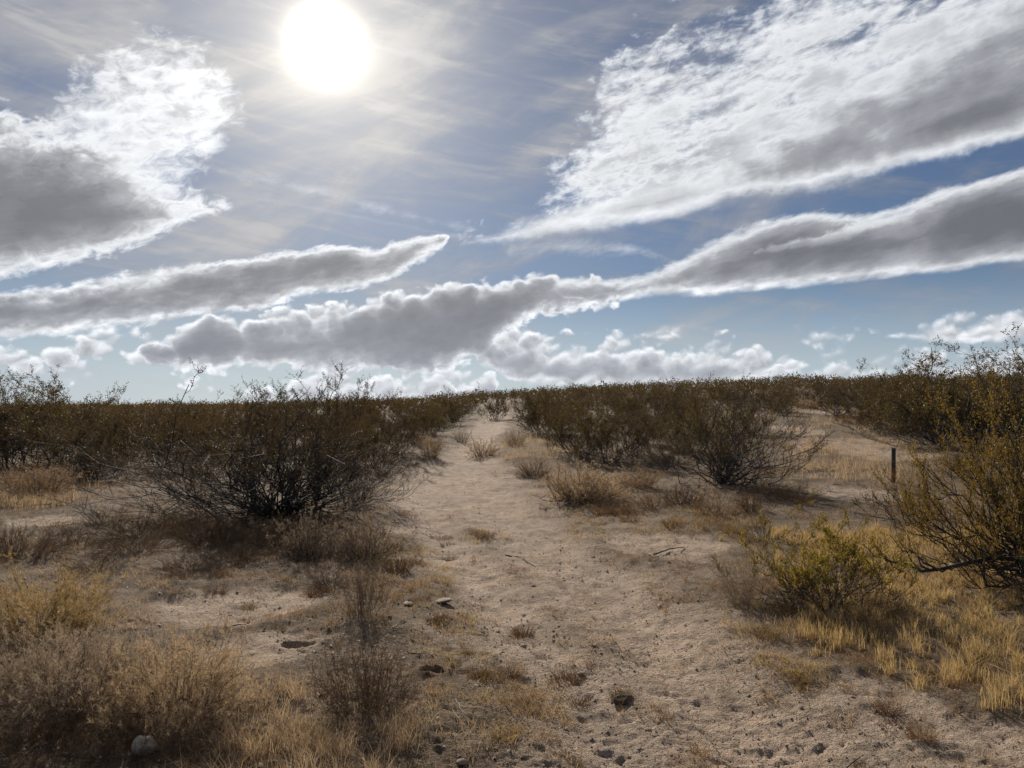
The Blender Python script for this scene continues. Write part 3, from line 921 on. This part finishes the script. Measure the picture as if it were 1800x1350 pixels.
SHRUBS = [  # base px, py, width, height, stems, th1, stem mat, twig mat, label, erect
    (312, 1268, 255, 150, 260, 86, M_DRY_DARK, M_DRY_TAN, 'dense tan dome-shaped dry shrub with a dark shaded foot above the white stone', 0.2),
    (115, 1245, 245, 138, 220, 84, M_DRY_DARK, M_DRY_GREY, 'grey dry shrub with wispy twigs beside the dense tan dome-shaped one', 0.15),
    (70, 1112, 210, 110, 200, 78, M_DRY_DARK, M_DRY_GOLD, 'yellowish dry shrub with a leaning dark twig beyond the grey one', 0.2),
    (640, 1265, 190, 165, 150, 62, M_DRY_DARK, M_DRY_DARK, 'upright dark brown dry shrub at the trail edge behind the blond weeds', 0.3),
    (642, 1088, 100, 105, 90, 55, M_DRY_DARK, M_DRY_DARK, 'small dark upright dry shrub standing alone by the trail edge', 0.3),
    (545, 985, 130, 82, 170, 80, M_DRY_DARK, M_DRY_GREY, 'rounded grey-brown dry shrub under the sprawling bush, further from the trail', 0.15),
    (642, 988, 115, 95, 170, 76, M_DRY_DARK, M_DRY_GREY, 'rounded grey-brown dry shrub under the sprawling bush, right at the trail', 0.15),
    (1030, 882, 160, 76, 240, 80, M_DRY_DARK, M_DRY_TAN, 'tan tufted shrub clump at the inner bend of the trail', 0.2),
    (937, 839, 74, 44, 150, 82, M_DRY_DARK, M_DRY_GREY, 'small rounded grey shrub on the trail edge past the tan clump', 0.15),
    (1308, 1062, 105, 95, 110, 62, M_DRY_GREY, M_DRY_GREY, 'pale wispy dry shrub beside the small leafy green bush', 0.25),
    (1345, 958, 90, 70, 40, 70, M_STICK, M_DRY_DARK, 'bare grey twiggy shrub behind the small leafy green bush', 0.2),
    (622, 890, 80, 66, 90, 70, M_DRY_DARK, M_DRY_DARK, 'brown twiggy dry shrub at the tip of the long bare limbs by the trail', 0.2),
    (755, 803, 60, 52, 110, 60, M_DRY_TAN, M_DRY_TAN, 'blond dry clump on the bank under the bush that hangs over the trail', 0.3),
    (848, 800, 75, 40, 110, 70, M_DRY_RUST, M_DRY_TAN, 'pinkish dry clump in the middle of the trail before it bends', 0.2),
    (812, 775, 40, 32, 80, 65, M_DRY_DARK, M_DRY_GREY, 'tiny grey clump on the trail near its far bend', 0.2),
    (18, 982, 60, 55, 80, 60, M_DRY_DARK, M_DRY_DARK, 'small dark dry shrub at the bare patch near the tan grass', 0.3),
    (1322, 903, 80, 45, 110, 75, M_DRY_DARK, M_DRY_DARK, 'low brown dry shrub in the shade of the rounded olive bush', 0.2),
    (1200, 890, 90, 40, 120, 75, M_DRY_DARK, M_DRY_DARK, 'flat brown dry shrub between the tan clump and the rounded olive bush', 0.2),
    (1120, 860, 90, 46, 120, 70, M_DRY_RUST, M_DRY_TAN, 'golden brown dry clump just behind the tan tufted shrub clump', 0.25),
    (60, 875, 130, 60, 160, 70, M_DRY_RUST, M_DRY_TAN, 'broad tan grassy clump below the feathery tall bush', 0.3),
    (480, 965, 120, 60, 130, 76, M_DRY_DARK, M_DRY_DARK, 'brown dry shrub in the deep shade under the sprawling bush', 0.2),
    (360, 950, 130, 55, 130, 76, M_DRY_DARK, M_DRY_DARK, 'low brown dry shrub under the outstretched bare limbs', 0.2),
    (1240, 760, 90, 34, 110, 70, M_DRY_RUST, M_DRY_TAN, 'rusty dry clump behind the rounded olive bush', 0.2),
    (1510, 745, 80, 36, 110, 72, M_DRY_RUST, M_DRY_RUST, 'reddish dry clump beside the side track', 0.2),
    (1425, 718, 70, 28, 110, 72, M_DRY_RUST, M_DRY_TAN, 'pinkish dry clump at the top of the side track', 0.2),
    (905, 785, 46, 34, 90, 62, M_DRY_RUST, M_DRY_TAN, 'pink grassy clump under the bush leaning over the trail', 0.3),
]
for i, (px, py, w, h, n, t1, m1, m2, label, er) in enumerate(SHRUBS):
    big = py > 1020
    br, lf = dry_shrub(200 + i, n if not big else int(n * 1.25), 6 if big else 5, 0.4, t1, 0.0011 if big else 0.0022, er * 0.6, (28 if i < 3 else 10) if big else (14 if m2 in (M_DRY_TAN, M_DRY_GREY) and t1 > 70 else 6))
    put_bush('dry_shrub', br, lf, (m1, m2), px, py, w, h, label, None, random.uniform(0, 6.28), 'shrub', 0.0, None, ('stems', 'twigs'))

# low brush: three shared shapes, each placed on its own
LOWV = []
for k in range(3):
    b_, l_ = dry_shrub(300 + k, 110, 5, 0.4, 86, 0.0017, 0.05, 6)
    LOWV.append((make_mesh('stems', b_[0], [b_[1]], [M_DRY_DARK], smooth=True), make_mesh('twigs', l_[0], list(l_[1:]), [M_DRY_DARK]), dims(b_, l_)))
LOW = [(230, 972, 160, 46, 0, 'the long bare limbs'), (415, 992, 140, 44, 0, 'the long bare limbs'), (120, 962, 130, 42, 0, 'the long bare limbs'),
       (330, 1010, 130, 34, 0, 'the long bare limbs'), (300, 930, 120, 40, 0, 'the long bare limbs'), (190, 925, 90, 36, 0, 'the long bare limbs'), (560, 930, 110, 42, 0, 'the long bare limbs'), (580, 1035, 90, 40, 0, 'the long bare limbs'), (250, 945, 150, 46, 0, 'the long bare limbs'), (380, 965, 150, 46, 0, 'the long bare limbs'), (60, 985, 130, 40, 0, 'the long bare limbs'), (170, 1005, 130, 36, 0, 'the long bare limbs'),
       (215, 1335, 170, 70, 1, 'the dense tan shrub'), (60, 1335, 190, 80, 1, 'the dense tan shrub'), (20, 1215, 130, 90, 1, 'the dense tan shrub'), (330, 1345, 130, 60, 1, 'the dense tan shrub'), (150, 1290, 150, 60, 1, 'the dense tan shrub'),
       (1255, 908, 110, 40, 2, 'the rounded olive bush'), (1400, 885, 120, 38, 2, 'the rounded olive bush'), (1150, 896, 100, 34, 2, 'the rounded olive bush'), (1350, 872, 90, 34, 2, 'the rounded olive bush'), (1095, 905, 80, 30, 2, 'the rounded olive bush'),
       (1470, 1110, 120, 46, 3, 'the small leafy green bush'), (1392, 1078, 90, 36, 3, 'the small leafy green bush'), (1560, 1090, 110, 50, 3, 'the small leafy green bush'), (1545, 1130, 90, 50, 3, 'the small leafy green bush')]
for i, (px, py, w, h, g, by) in enumerate(LOW):
    c, d = gp(px, py); ms_, mt_, (rd, tp) = LOWV[i % 3]
    o = link('low_brush', None, loc=(c[0], c[1], ground_z(*c)), rot=(0, 0, random.uniform(0, 6.28)), scale=(w / 2 * d / F0 / rd, w / 2 * d / F0 / rd, h * d / F0 / tp))
    tag(o, f'low flattened dark brown dry brush beneath {by}', 'brush', f'low dark brush beneath {by}')
    link('stems', ms_, o)
    tw = link('twigs', mt_, o)
    if g == 2 and i % 2: tw.material_slots[0].link = 'OBJECT'; tw.material_slots[0].material = M_DRY_RUST

# ------------------------------------------------------------------ grass (uncountable)
def blades(x, y, h, w, lean, r, off, seg=2):
    n = len(x)
    z = height(x, y) - 0.005
    P = np.stack([x, y, z], 1)
    a = r.uniform(0, 2 * math.pi, n); l = lean * r.uniform(0.1, 1.0, n)
    D = np.stack([np.cos(a) * l, np.sin(a) * l, np.ones(n)], 1)
    s = r.uniform(0, 2 * math.pi, n); Sd = np.stack([np.cos(s), np.sin(s), np.zeros(n)], 1) * w[:, None]
    mid = P + D * (h * 0.55)[:, None]
    D2 = D.copy(); D2[:, :2] *= 2.2
    tip = P + D2 * (h * 0.96)[:, None] * np.array([1, 1, 0.95])
    V = np.stack([P - Sd, P + Sd, mid + Sd * 0.75, mid - Sd * 0.75, tip], 1).reshape(-1, 3)
    b = np.arange(n)[:, None] * 5 + off
    return V, b + np.array([[0, 1, 2, 3]]), b + np.array([[3, 2, 4]])


def grass(name, label, spots, mat, seed):
    """spots: list of (x, y, radius, count, height, lean)"""
    r = np.random.default_rng(seed)
    sp = np.array(spots, float)
    sp = np.repeat(sp, sp[:, 3].astype(int), axis=0); n = len(sp)
    a = r.uniform(0, 2 * math.pi, n); q = sp[:, 2] * np.abs(r.normal(size=n)) * 0.6
    d = np.hypot(sp[:, 0], sp[:, 1])
    v, f4, f3 = blades(sp[:, 0] + np.cos(a) * q, sp[:, 1] + np.sin(a) * q, sp[:, 4] * r.uniform(0.4, 1.15, n),
                       (0.0008 + 0.00011 * d) * r.uniform(0.6, 1.3, n), sp[:, 5], r, 0)
    me = make_mesh(name, v, [f4, f3], [mat])
    return tag(link(name, me), label, 'grass', kind='stuff')


def region(px0, px1, py0, py1, n, r):
    """random ground points inside a photo box"""
    out = []
    for _ in range(n):
        c, d = gp(r.uniform(px0, px1), r.uniform(py0, py1)); out.append((c[0], c[1], d))
    return out


r_ = np.random.default_rng(55)
gold = []
a0, _ = gp(1480, 1180); a1, _ = gp(1800, 985)
for _ in range(1500):
    x = r_.uniform(2.2, 6.2); y = r_.uniform(4.3, 9.4)
    lim = 1.9 + (y - 4.2) * 0.25
    if x < lim + 0.3 * r_.normal(): continue
    if fbm(np.array([x]), np.array([y]), 0.9, 2, 88)[0] < -0.24: continue
    gold.append((x, y, r_.uniform(0.03, 0.09), 46, r_.uniform(0.05, 0.20), 0.5))
for px, py, k in [(1440, 1120, 10), (1500, 1130, 10), (1580, 1150, 12), (1770, 1240, 14), (1420, 1130, 6)]:
    for x, y, d in region(px - 40, px + 40, py - 25, py + 25, k, r_): gold.append((x, y, 0.06, 40, r_.uniform(0.08, 0.16), 0.25))
grass('golden_grass', 'upright golden dry grass under the crooked limb and the green bush', gold, M_DRY_GOLD, 1)

# blond weeds with seed heads at the bottom
wd = []
for x, y, d in region(350, 735, 1290, 1349, 60, r_): wd.append((x, y, 0.08, 40, r_.uniform(0.07, 0.16), 0.7))
for _ in range(50):
    wd.append((r_.uniform(-1.35, -0.35), r_.uniform(2.6, 3.3), 0.09, 40, r_.uniform(0.10, 0.2), 0.7))
for x, y, d in region(440, 560, 1220, 1290, 12, r_): wd.append((x, y, 0.08, 30, r_.uniform(0.08, 0.17), 0.6))
grass('blond_weeds', 'blond dry weeds in front of the upright dark brown shrub', wd, M_DRY_TAN, 2)

# brown grass litter through the scrub
lit, litg = [], []
N_ = 16000
aa = r_.uniform(-R(42), R(42), N_); dd = 2.8 * (26 / 2.8) ** r_.uniform(0, 1, N_)
xx, yy = dd * np.sin(aa), dd * np.cos(aa)
keep = ~((xx < -0.2) & (yy < 5.2) & (r_.uniform(size=N_) < 0.6)) & (r_.uniform(size=N_) > bare(xx, yy) * 0.95 + 0.03) & ((fbm(xx, yy, 1.1, 2, 66) > -0.12) | (r_.uniform(size=N_) > 0.7))
pale = (fbm(xx, yy, 0.5, 2, 67) > 0.12) & ~((xx < -0.9) & (yy < 3.8))  # near left kept brown: darker grass colour stands in for the shrubs' shade
for x, y, d, p in list(zip(xx[keep], yy[keep], dd[keep], pale[keep]))[:3300]:
    (litg if p else lit).append((x, y, 0.05 + 0.012 * d, 30, r_.uniform(0.03, 0.085) * (1 + 0.03 * d), 1.0))
grass('brown_grass', 'low brown dry grass matted around the shrubs', lit, M_DRY_RUST, 3)
grass('tan_grass', 'low tan dry grass in patches among the brown', litg, M_DRY_TAN, 4)
pk = []
for x, y, d in region(1200, 1600, 690, 770, 110, r_) + region(0, 130, 840, 900, 60, r_) + region(1380, 1600, 770, 850, 90, r_) + region(880, 1000, 770, 810, 40, r_):
    pk.append((x, y, 0.35, 40, r_.uniform(0.14, 0.30), 0.5))
grass('pale_grass', 'pinkish tan dry grass spread over the side track and slope', pk, M_DRY_TAN, 5)

sw = []
for x, y, d in (region(985, 1330, 893, 948, 90, r_) + region(670, 800, 955, 1010, 26, r_) + region(760, 1010, 1150, 1260, 36, r_) + region(690, 830, 1010, 1110, 16, r_)
                + region(820, 900, 930, 950, 8, r_) + region(1270, 1420, 1060, 1130, 30, r_) + region(1330, 1460, 1150, 1215, 26, r_) + region(860, 920, 1280, 1310, 6, r_)):
    sw.append((x, y, 0.04 + 0.012 * d, 34, r_.uniform(0.025, 0.07) * (1 + 0.04 * d), 1.1))
grass('straw_grass', 'short straw-coloured grass in thin patches along both trail edges', sw, M_DRY_GOLD, 6)

# ------------------------------------------------------------------ tufts standing singly on the bare ground
def tuft_mesh(seed, mat, n=130, h=0.09, rad=0.05):
    r = np.random.default_rng(seed)
    a = r.uniform(0, 2 * math.pi, n); q = rad * np.sqrt(r.uniform(0, 1, n))
    P0 = np.stack([np.cos(a) * q, np.sin(a) * q, np.full(n, -0.015)], 1)
    D = np.stack([np.cos(a) * 0.7 * q / rad, np.sin(a) * 0.7 * q / rad, np.ones(n)], 1) + r.normal(size=(n, 3)) * 0.25
    A = grow(r, P0, unit(D), h * r.uniform(0.5, 1.1, n), 4, -0.1, 0.2)
    v, f = tubes(A, np.linspace(0.0014, 0.0005, 4)[None] * np.ones((n, 1)), 3)
    return make_mesh('grass_tuft', v, [f], [mat])


TM = [tuft_mesh(1, M_DRY_RUST), tuft_mesh(2, M_DRY_GOLD), tuft_mesh(3, M_DRY_TAN, 90, 0.07), tuft_mesh(4, M_DRY_RUST, 160, 0.06, 0.08)]
TUFTS = [(898, 1178, 46), (850, 1190, 60), (888, 1205, 50), (870, 1185, 40), (990, 1178, 55), (1010, 1172, 40), (1020, 1215, 45), (1090, 1212, 40), (848, 1112, 26), (780, 1148, 28),
         (842, 1188, 30), (955, 1138, 32), (920, 1100, 40), (905, 1098, 26), (775, 938, 46), (850, 940, 50), (790, 972, 34), (785, 948, 36), (770, 1095, 40), (880, 1300, 45),
         (870, 1302, 36), (905, 1290, 30), (1010, 1330, 34), (1580, 1278, 60), (1560, 1250, 40), (1400, 1190, 50), (1430, 1205, 46), (1250, 935, 40), (1180, 925, 36), (1110, 915, 40),
         (1060, 905, 40), (1290, 940, 44), (960, 893, 26), (975, 880, 30), (700, 1010, 50), (720, 990, 44), (690, 970, 40), (820, 1150, 30), (740, 1060, 36), (990, 1120, 28),
         (1620, 1300, 44), (1530, 1330, 50), (380, 1040, 36), (440, 1065, 30), (430, 1085, 26), (300, 1045, 40), (560, 1045, 50), (1480, 1260, 40), (1380, 1085, 50), (1350, 1120, 46)]
NM = {0: ('rusty', 'upright'), 1: ('golden', 'upright'), 2: ('tan', 'thin'), 3: ('rusty', 'flat')}
for i, (px, py, w) in enumerate(TUFTS):
    c, d = gp(px, py)
    k = (0, 1, 3, 2, 0, 3)[i % 6]
    s = w * d / F0 / (0.15 if k != 3 else 0.2)
    o = link('grass_tuft', TM[k], loc=(c[0], c[1], ground_z(*c)), rot=(0, 0, random.uniform(0, 6)), scale=(s * random.uniform(0.85, 1.15), s, s * random.uniform(0.6, 1.0)))
    tag(o, f'small {NM[k][1]} {NM[k][0]} tuft of dry grass standing singly on bare sand', 'grass tuft', f'{NM[k][1]} {NM[k][0]} grass tufts on the bare sand')

# ------------------------------------------------------------------ stones, pebbles, sticks
def rock_mesh(name, seed, mat, sub=3, flat=0.7):
    import bmesh
    bm = bmesh.new(); bmesh.ops.create_icosphere(bm, subdivisions=sub, radius=1.0)
    r = np.random.default_rng(seed)
    pl = [(rand_unit(r, 1)[0], r.uniform(0.62, 0.9)) for _ in range(9)]
    for v in bm.verts:
        p = np.array(v.co)
        for n, k in pl:
            e = p @ n - k
            if e > 0: p = p - n * e * 0.85
        p = p * (1 + 0.12 * float(vnoise(p[0:1] * 1.7 + 3, p[1:2] * 1.7 + p[2] * 1.3, seed)[0]))
        v.co = p * np.array([1, 0.8, flat])
    me = bpy.data.meshes.new(name); bm.to_mesh(me); bm.free()
    me.materials.append(mat)
    return me


c, d = gp(254, 1335)
o = link('stone', rock_mesh('stone', 3, M_STONE_P, 4, 0.85), loc=(c[0], c[1], ground_z(*c) + 0.025), rot=(0.2, 0.3, 0.5), scale=(0.056, 0.056, 0.058))
tag(o, 'pale rounded white stone lying below the dense tan shrub', 'stone')
RM = [rock_mesh('stone', 20 + i, M_STONE, 2, 0.6) for i in range(4)]
STONES = [(780, 1062, 34, 'flat half-buried brown stone by the trail, larger of two'), (717, 1066, 24, 'flat half-buried brown stone by the trail, smaller of two'),
          (937, 1025, 9, 'lone dark cube-like stone on the trail crust'), (685, 1092, 11, 'small stone with a pale side beside the lone upright shrub'),
          (1192, 1155, 12, 'small pale-topped stone in the worn wheel track'), (1140, 1268, 15, 'dark angular stone on the trail below the grassy clod'),
          (920, 1122, 14, 'dark stone half hidden by a tuft on the trail'), (1022, 1168, 14, 'dark stone beside the flat tufts on the trail'),
          (875, 1098, 10, 'small dark stone in the tufted strip of the trail'), (405, 1075, 11, 'small dark stone on the bare patch under the sprawling bush'),
          (232, 1094, 13, 'dark stone at the rim of the bare patch near the yellowish shrub'), (1043, 975, 10, 'small white stone on the trail near the bend'),
          (995, 1265, 12, 'dark stone lying in a scuff of the trail'), (812, 1345, 20, 'brown clod at the foot of the blond weeds')]
for i, (px, py, w, label) in enumerate(STONES):
    c, d = gp(px, py); s = w * d / F0 / 2
    flat = 0.4 if 'flat' in label else 0.8
    o = link('stone', RM[i % 4] if 'white' not in label else bpy.data.objects['stone'].data, loc=(c[0], c[1], ground_z(*c) + s * 0.15), rot=(random.uniform(-.2, .2), random.uniform(-.2, .2), random.uniform(0, 6)), scale=(s, s, s * flat))
    tag(o, label, 'stone')

# clod with grass on the trail
c, d = gp(1096, 1218)
o = link('soil_clod', rock_mesh('soil_clod', 71, M_SOIL, 3, 0.5), loc=(c[0], c[1], ground_z(*c) + 0.01), rot=(0, 0.1, 0.4), scale=(0.075, 0.07, 0.075))
tag(o, 'crusty soil clod crowned by a grass tuft on the trail', 'clod')


def pebbles(n=64000):
    r = np.random.default_rng(17)
    d = 2.6 * (22 / 2.6) ** r.uniform(0, 1, n) ** 0.9; a = r.uniform(-R(40), R(40), n)
    x, y = d * np.sin(a), d * np.cos(a)
    ok = fbm(x, y, 0.8, 2, 14) > r.uniform(-0.5, 0.35, n)
    x, y, d = x[ok], y[ok], d[ok]; n = len(x)
    s = 0.0038 * np.exp(r.normal(size=n) * 0.5) * (1 + 0.08 * d)
    s = np.minimum(s, 0.018)
    oc = np.array([[1, 0.1, -0.4], [-0.1, 1, -0.4], [-1, -0.1, -0.4], [0.1, -1, -0.4], [0, 0, 0.42]], float)
    J = oc[None] * r.uniform(0.6, 1.3, (n, 5, 1)) + r.normal(size=(n, 5, 3)) * np.array([0.22, 0.22, 0.08])
    w = r.uniform(0, 6.28, n); cw, sw = np.cos(w)[:, None], np.sin(w)[:, None]
    J = np.stack([J[..., 0] * cw - J[..., 1] * sw, J[..., 0] * sw + J[..., 1] * cw, J[..., 2]], -1)
    V = J * s[:, None, None] + np.stack([x, y, height(x, y) + s * 0.22], 1)[:, None]
    f = np.array([[0, 1, 4], [1, 2, 4], [2, 3, 4], [3, 0, 4]])
    F = (f[None] + (np.arange(n) * 5)[:, None, None]).reshape(-1, 3)
    tag(link('pebbles', make_mesh('pebbles', V.reshape(-1, 3), [F], [M_STONE])), 'pebbles and soil crumbs strewn over the trail', 'pebbles', kind='stuff')


pebbles()


def stick(pts, rad, mat, label, lift=0.004, fork=None):
    P = []
    for px, py in pts:
        c, d = gp(px, py); P.append([c[0], c[1], ground_z(*c) + lift + rad * 0.6])
    P = np.array(P)
    # resample with a crooked run
    m = 4 * (len(P) - 1) + 1; t = np.linspace(0, len(P) - 1, m); s = np.minimum(t.astype(int), len(P) - 2); f = (t - s)[:, None]
    Q = P[s] * (1 - f) + P[s + 1] * f + rng.normal(size=(m, 3)) * np.array([rad, rad, rad * 0.3])
    v, fc = tubes(Q[None], np.linspace(rad, rad * 0.4, m)[None], 6)
    V, F = [v], [fc]
    if fork is not None:
        b = Q[int(m * 0.6)]
        c, d = gp(*fork); e = np.array([c[0], c[1], ground_z(*c) + lift])
        Qf = b + (e - b) * np.linspace(0, 1, 6)[:, None] + rng.normal(size=(6, 3)) * rad * 0.5
        Qf[0] = b
        v2, f2 = tubes(Qf[None], np.linspace(rad * 0.6, rad * 0.25, 6)[None], 5, len(v)); V.append(v2); F.append(f2)
    tag(link('stick', make_mesh('stick', np.concatenate(V), [np.concatenate(F)], [mat], smooth=True)), label, 'stick')


stick([(1262, 1118), (1272, 1138), (1290, 1150), (1328, 1158)], 0.004, M_STICK, 'thin bleached hooked stick on the sand by the trail edge', 0.02, (1310, 1148))
stick([(1310, 1168), (1322, 1178)], 0.003, M_STICK, 'short bleached twig just below the hooked stick')
stick([(1400, 1333), (1440, 1337), (1480, 1330), (1512, 1318)], 0.006, M_STICK_D, 'long dark forked stick lying at the bottom of the trail', 0.006, (1470, 1322))
stick([(690, 1115), (700, 1105), (712, 1095)], 0.006, M_STICK_D, 'dark curved stick near the lone upright shrub')
stick([(890, 972), (915, 975), (942, 986)], 0.007, M_STICK_D, 'dark crooked stick lying across the trail before the bend')
stick([(1150, 978), (1175, 968), (1205, 962)], 0.010, M_STICK_D, 'thick dark stick on the crust near the flat brown shrub', 0.01)
stick([(722, 1155), (745, 1160)], 0.006, M_STICK_D, 'short dark stick beside the burrow at the trail edge')
stick([(1590, 1108), (1610, 1104), (1632, 1112)], 0.006, M_STICK, 'bleached fallen stick in the golden grass', 0.05)
stick([(1735, 1180), (1762, 1195), (1795, 1203)], 0.005, M_STICK, 'thin bleached stick at the lower rim of the golden grass', 0.02)
stick([(405, 1103), (435, 1095)], 0.006, M_STICK_D, 'straight dark stick on the bare patch under the sprawling bush')
stick([(800, 1240), (812, 1262), (826, 1282)], 0.004, M_STICK, 'pale grass stalk lying beside the flat tufts')

# ------------------------------------------------------------------ marker post
def post():
    c, d = gp(1571, 852)
    m = new_mat('rusty_post')
    tc = TREE.nodes.new('ShaderNodeTexCoord'); sp = TREE.nodes.new('ShaderNodeSeparateXYZ')
    TREE.links.new(tc.outputs['Object'], sp.inputs[0])
    nz = noise(vec(S(sp.outputs[0]) * 8.0, S(sp.outputs[1]) * 8.0, S(sp.outputs[2]) * 2.2), 3.0, 5.0, 0.6)
    f = sstep(S(sp.outputs[2]) + (nz - 0.5) * 0.35, 0.34, 0.24)
    col = mixc(f, (0.035, 0.028, 0.026, 1), (0.20, 0.075, 0.035, 1))
    p = TREE.nodes.new('ShaderNodeBsdfPrincipled'); plug(p.inputs['Base Color'], col); p.inputs['Roughness'].default_value = 0.75
    out_surface(p.outputs[0])
    w, t, h = 0.04, 0.030, 0.665
    V, F = [], []
    # channel-section stake: back plate and two flanges, top cut slightly askew
    def bar(x0, x1, y0, y1, h0, h1):
        b = len(V)
        V.extend([(x0, y0, -0.15), (x1, y0, -0.15), (x1, y1, -0.15), (x0, y1, -0.15), (x0, y0, h0), (x1, y0, h1), (x1, y1, h1), (x0, y1, h0)])
        F.extend([(b, b + 3, b + 2, b + 1), (b + 4, b + 5, b + 6, b + 7), (b, b + 1, b + 5, b + 4), (b + 1, b + 2, b + 6, b + 5), (b + 2, b + 3, b + 7, b + 6), (b + 3, b, b + 4, b + 7)])
    bar(-w, w, -0.006, 0.006, h, h - 0.012)
    bar(-w, -w + 0.012, 0.0065, t, h - 0.002, h - 0.004)
    bar(w - 0.012, w, 0.0065, t, h - 0.012, h - 0.016)
    me = make_mesh('marker_post', np.array(V), [np.array(F)], [m])
    o = link('marker_post', me, loc=(c[0], c[1], ground_z(*c)), rot=(0, 0.01, 0.12))
    tag(o, 'short dark rusty marker post standing in dry grass by the side track', 'post')


post()
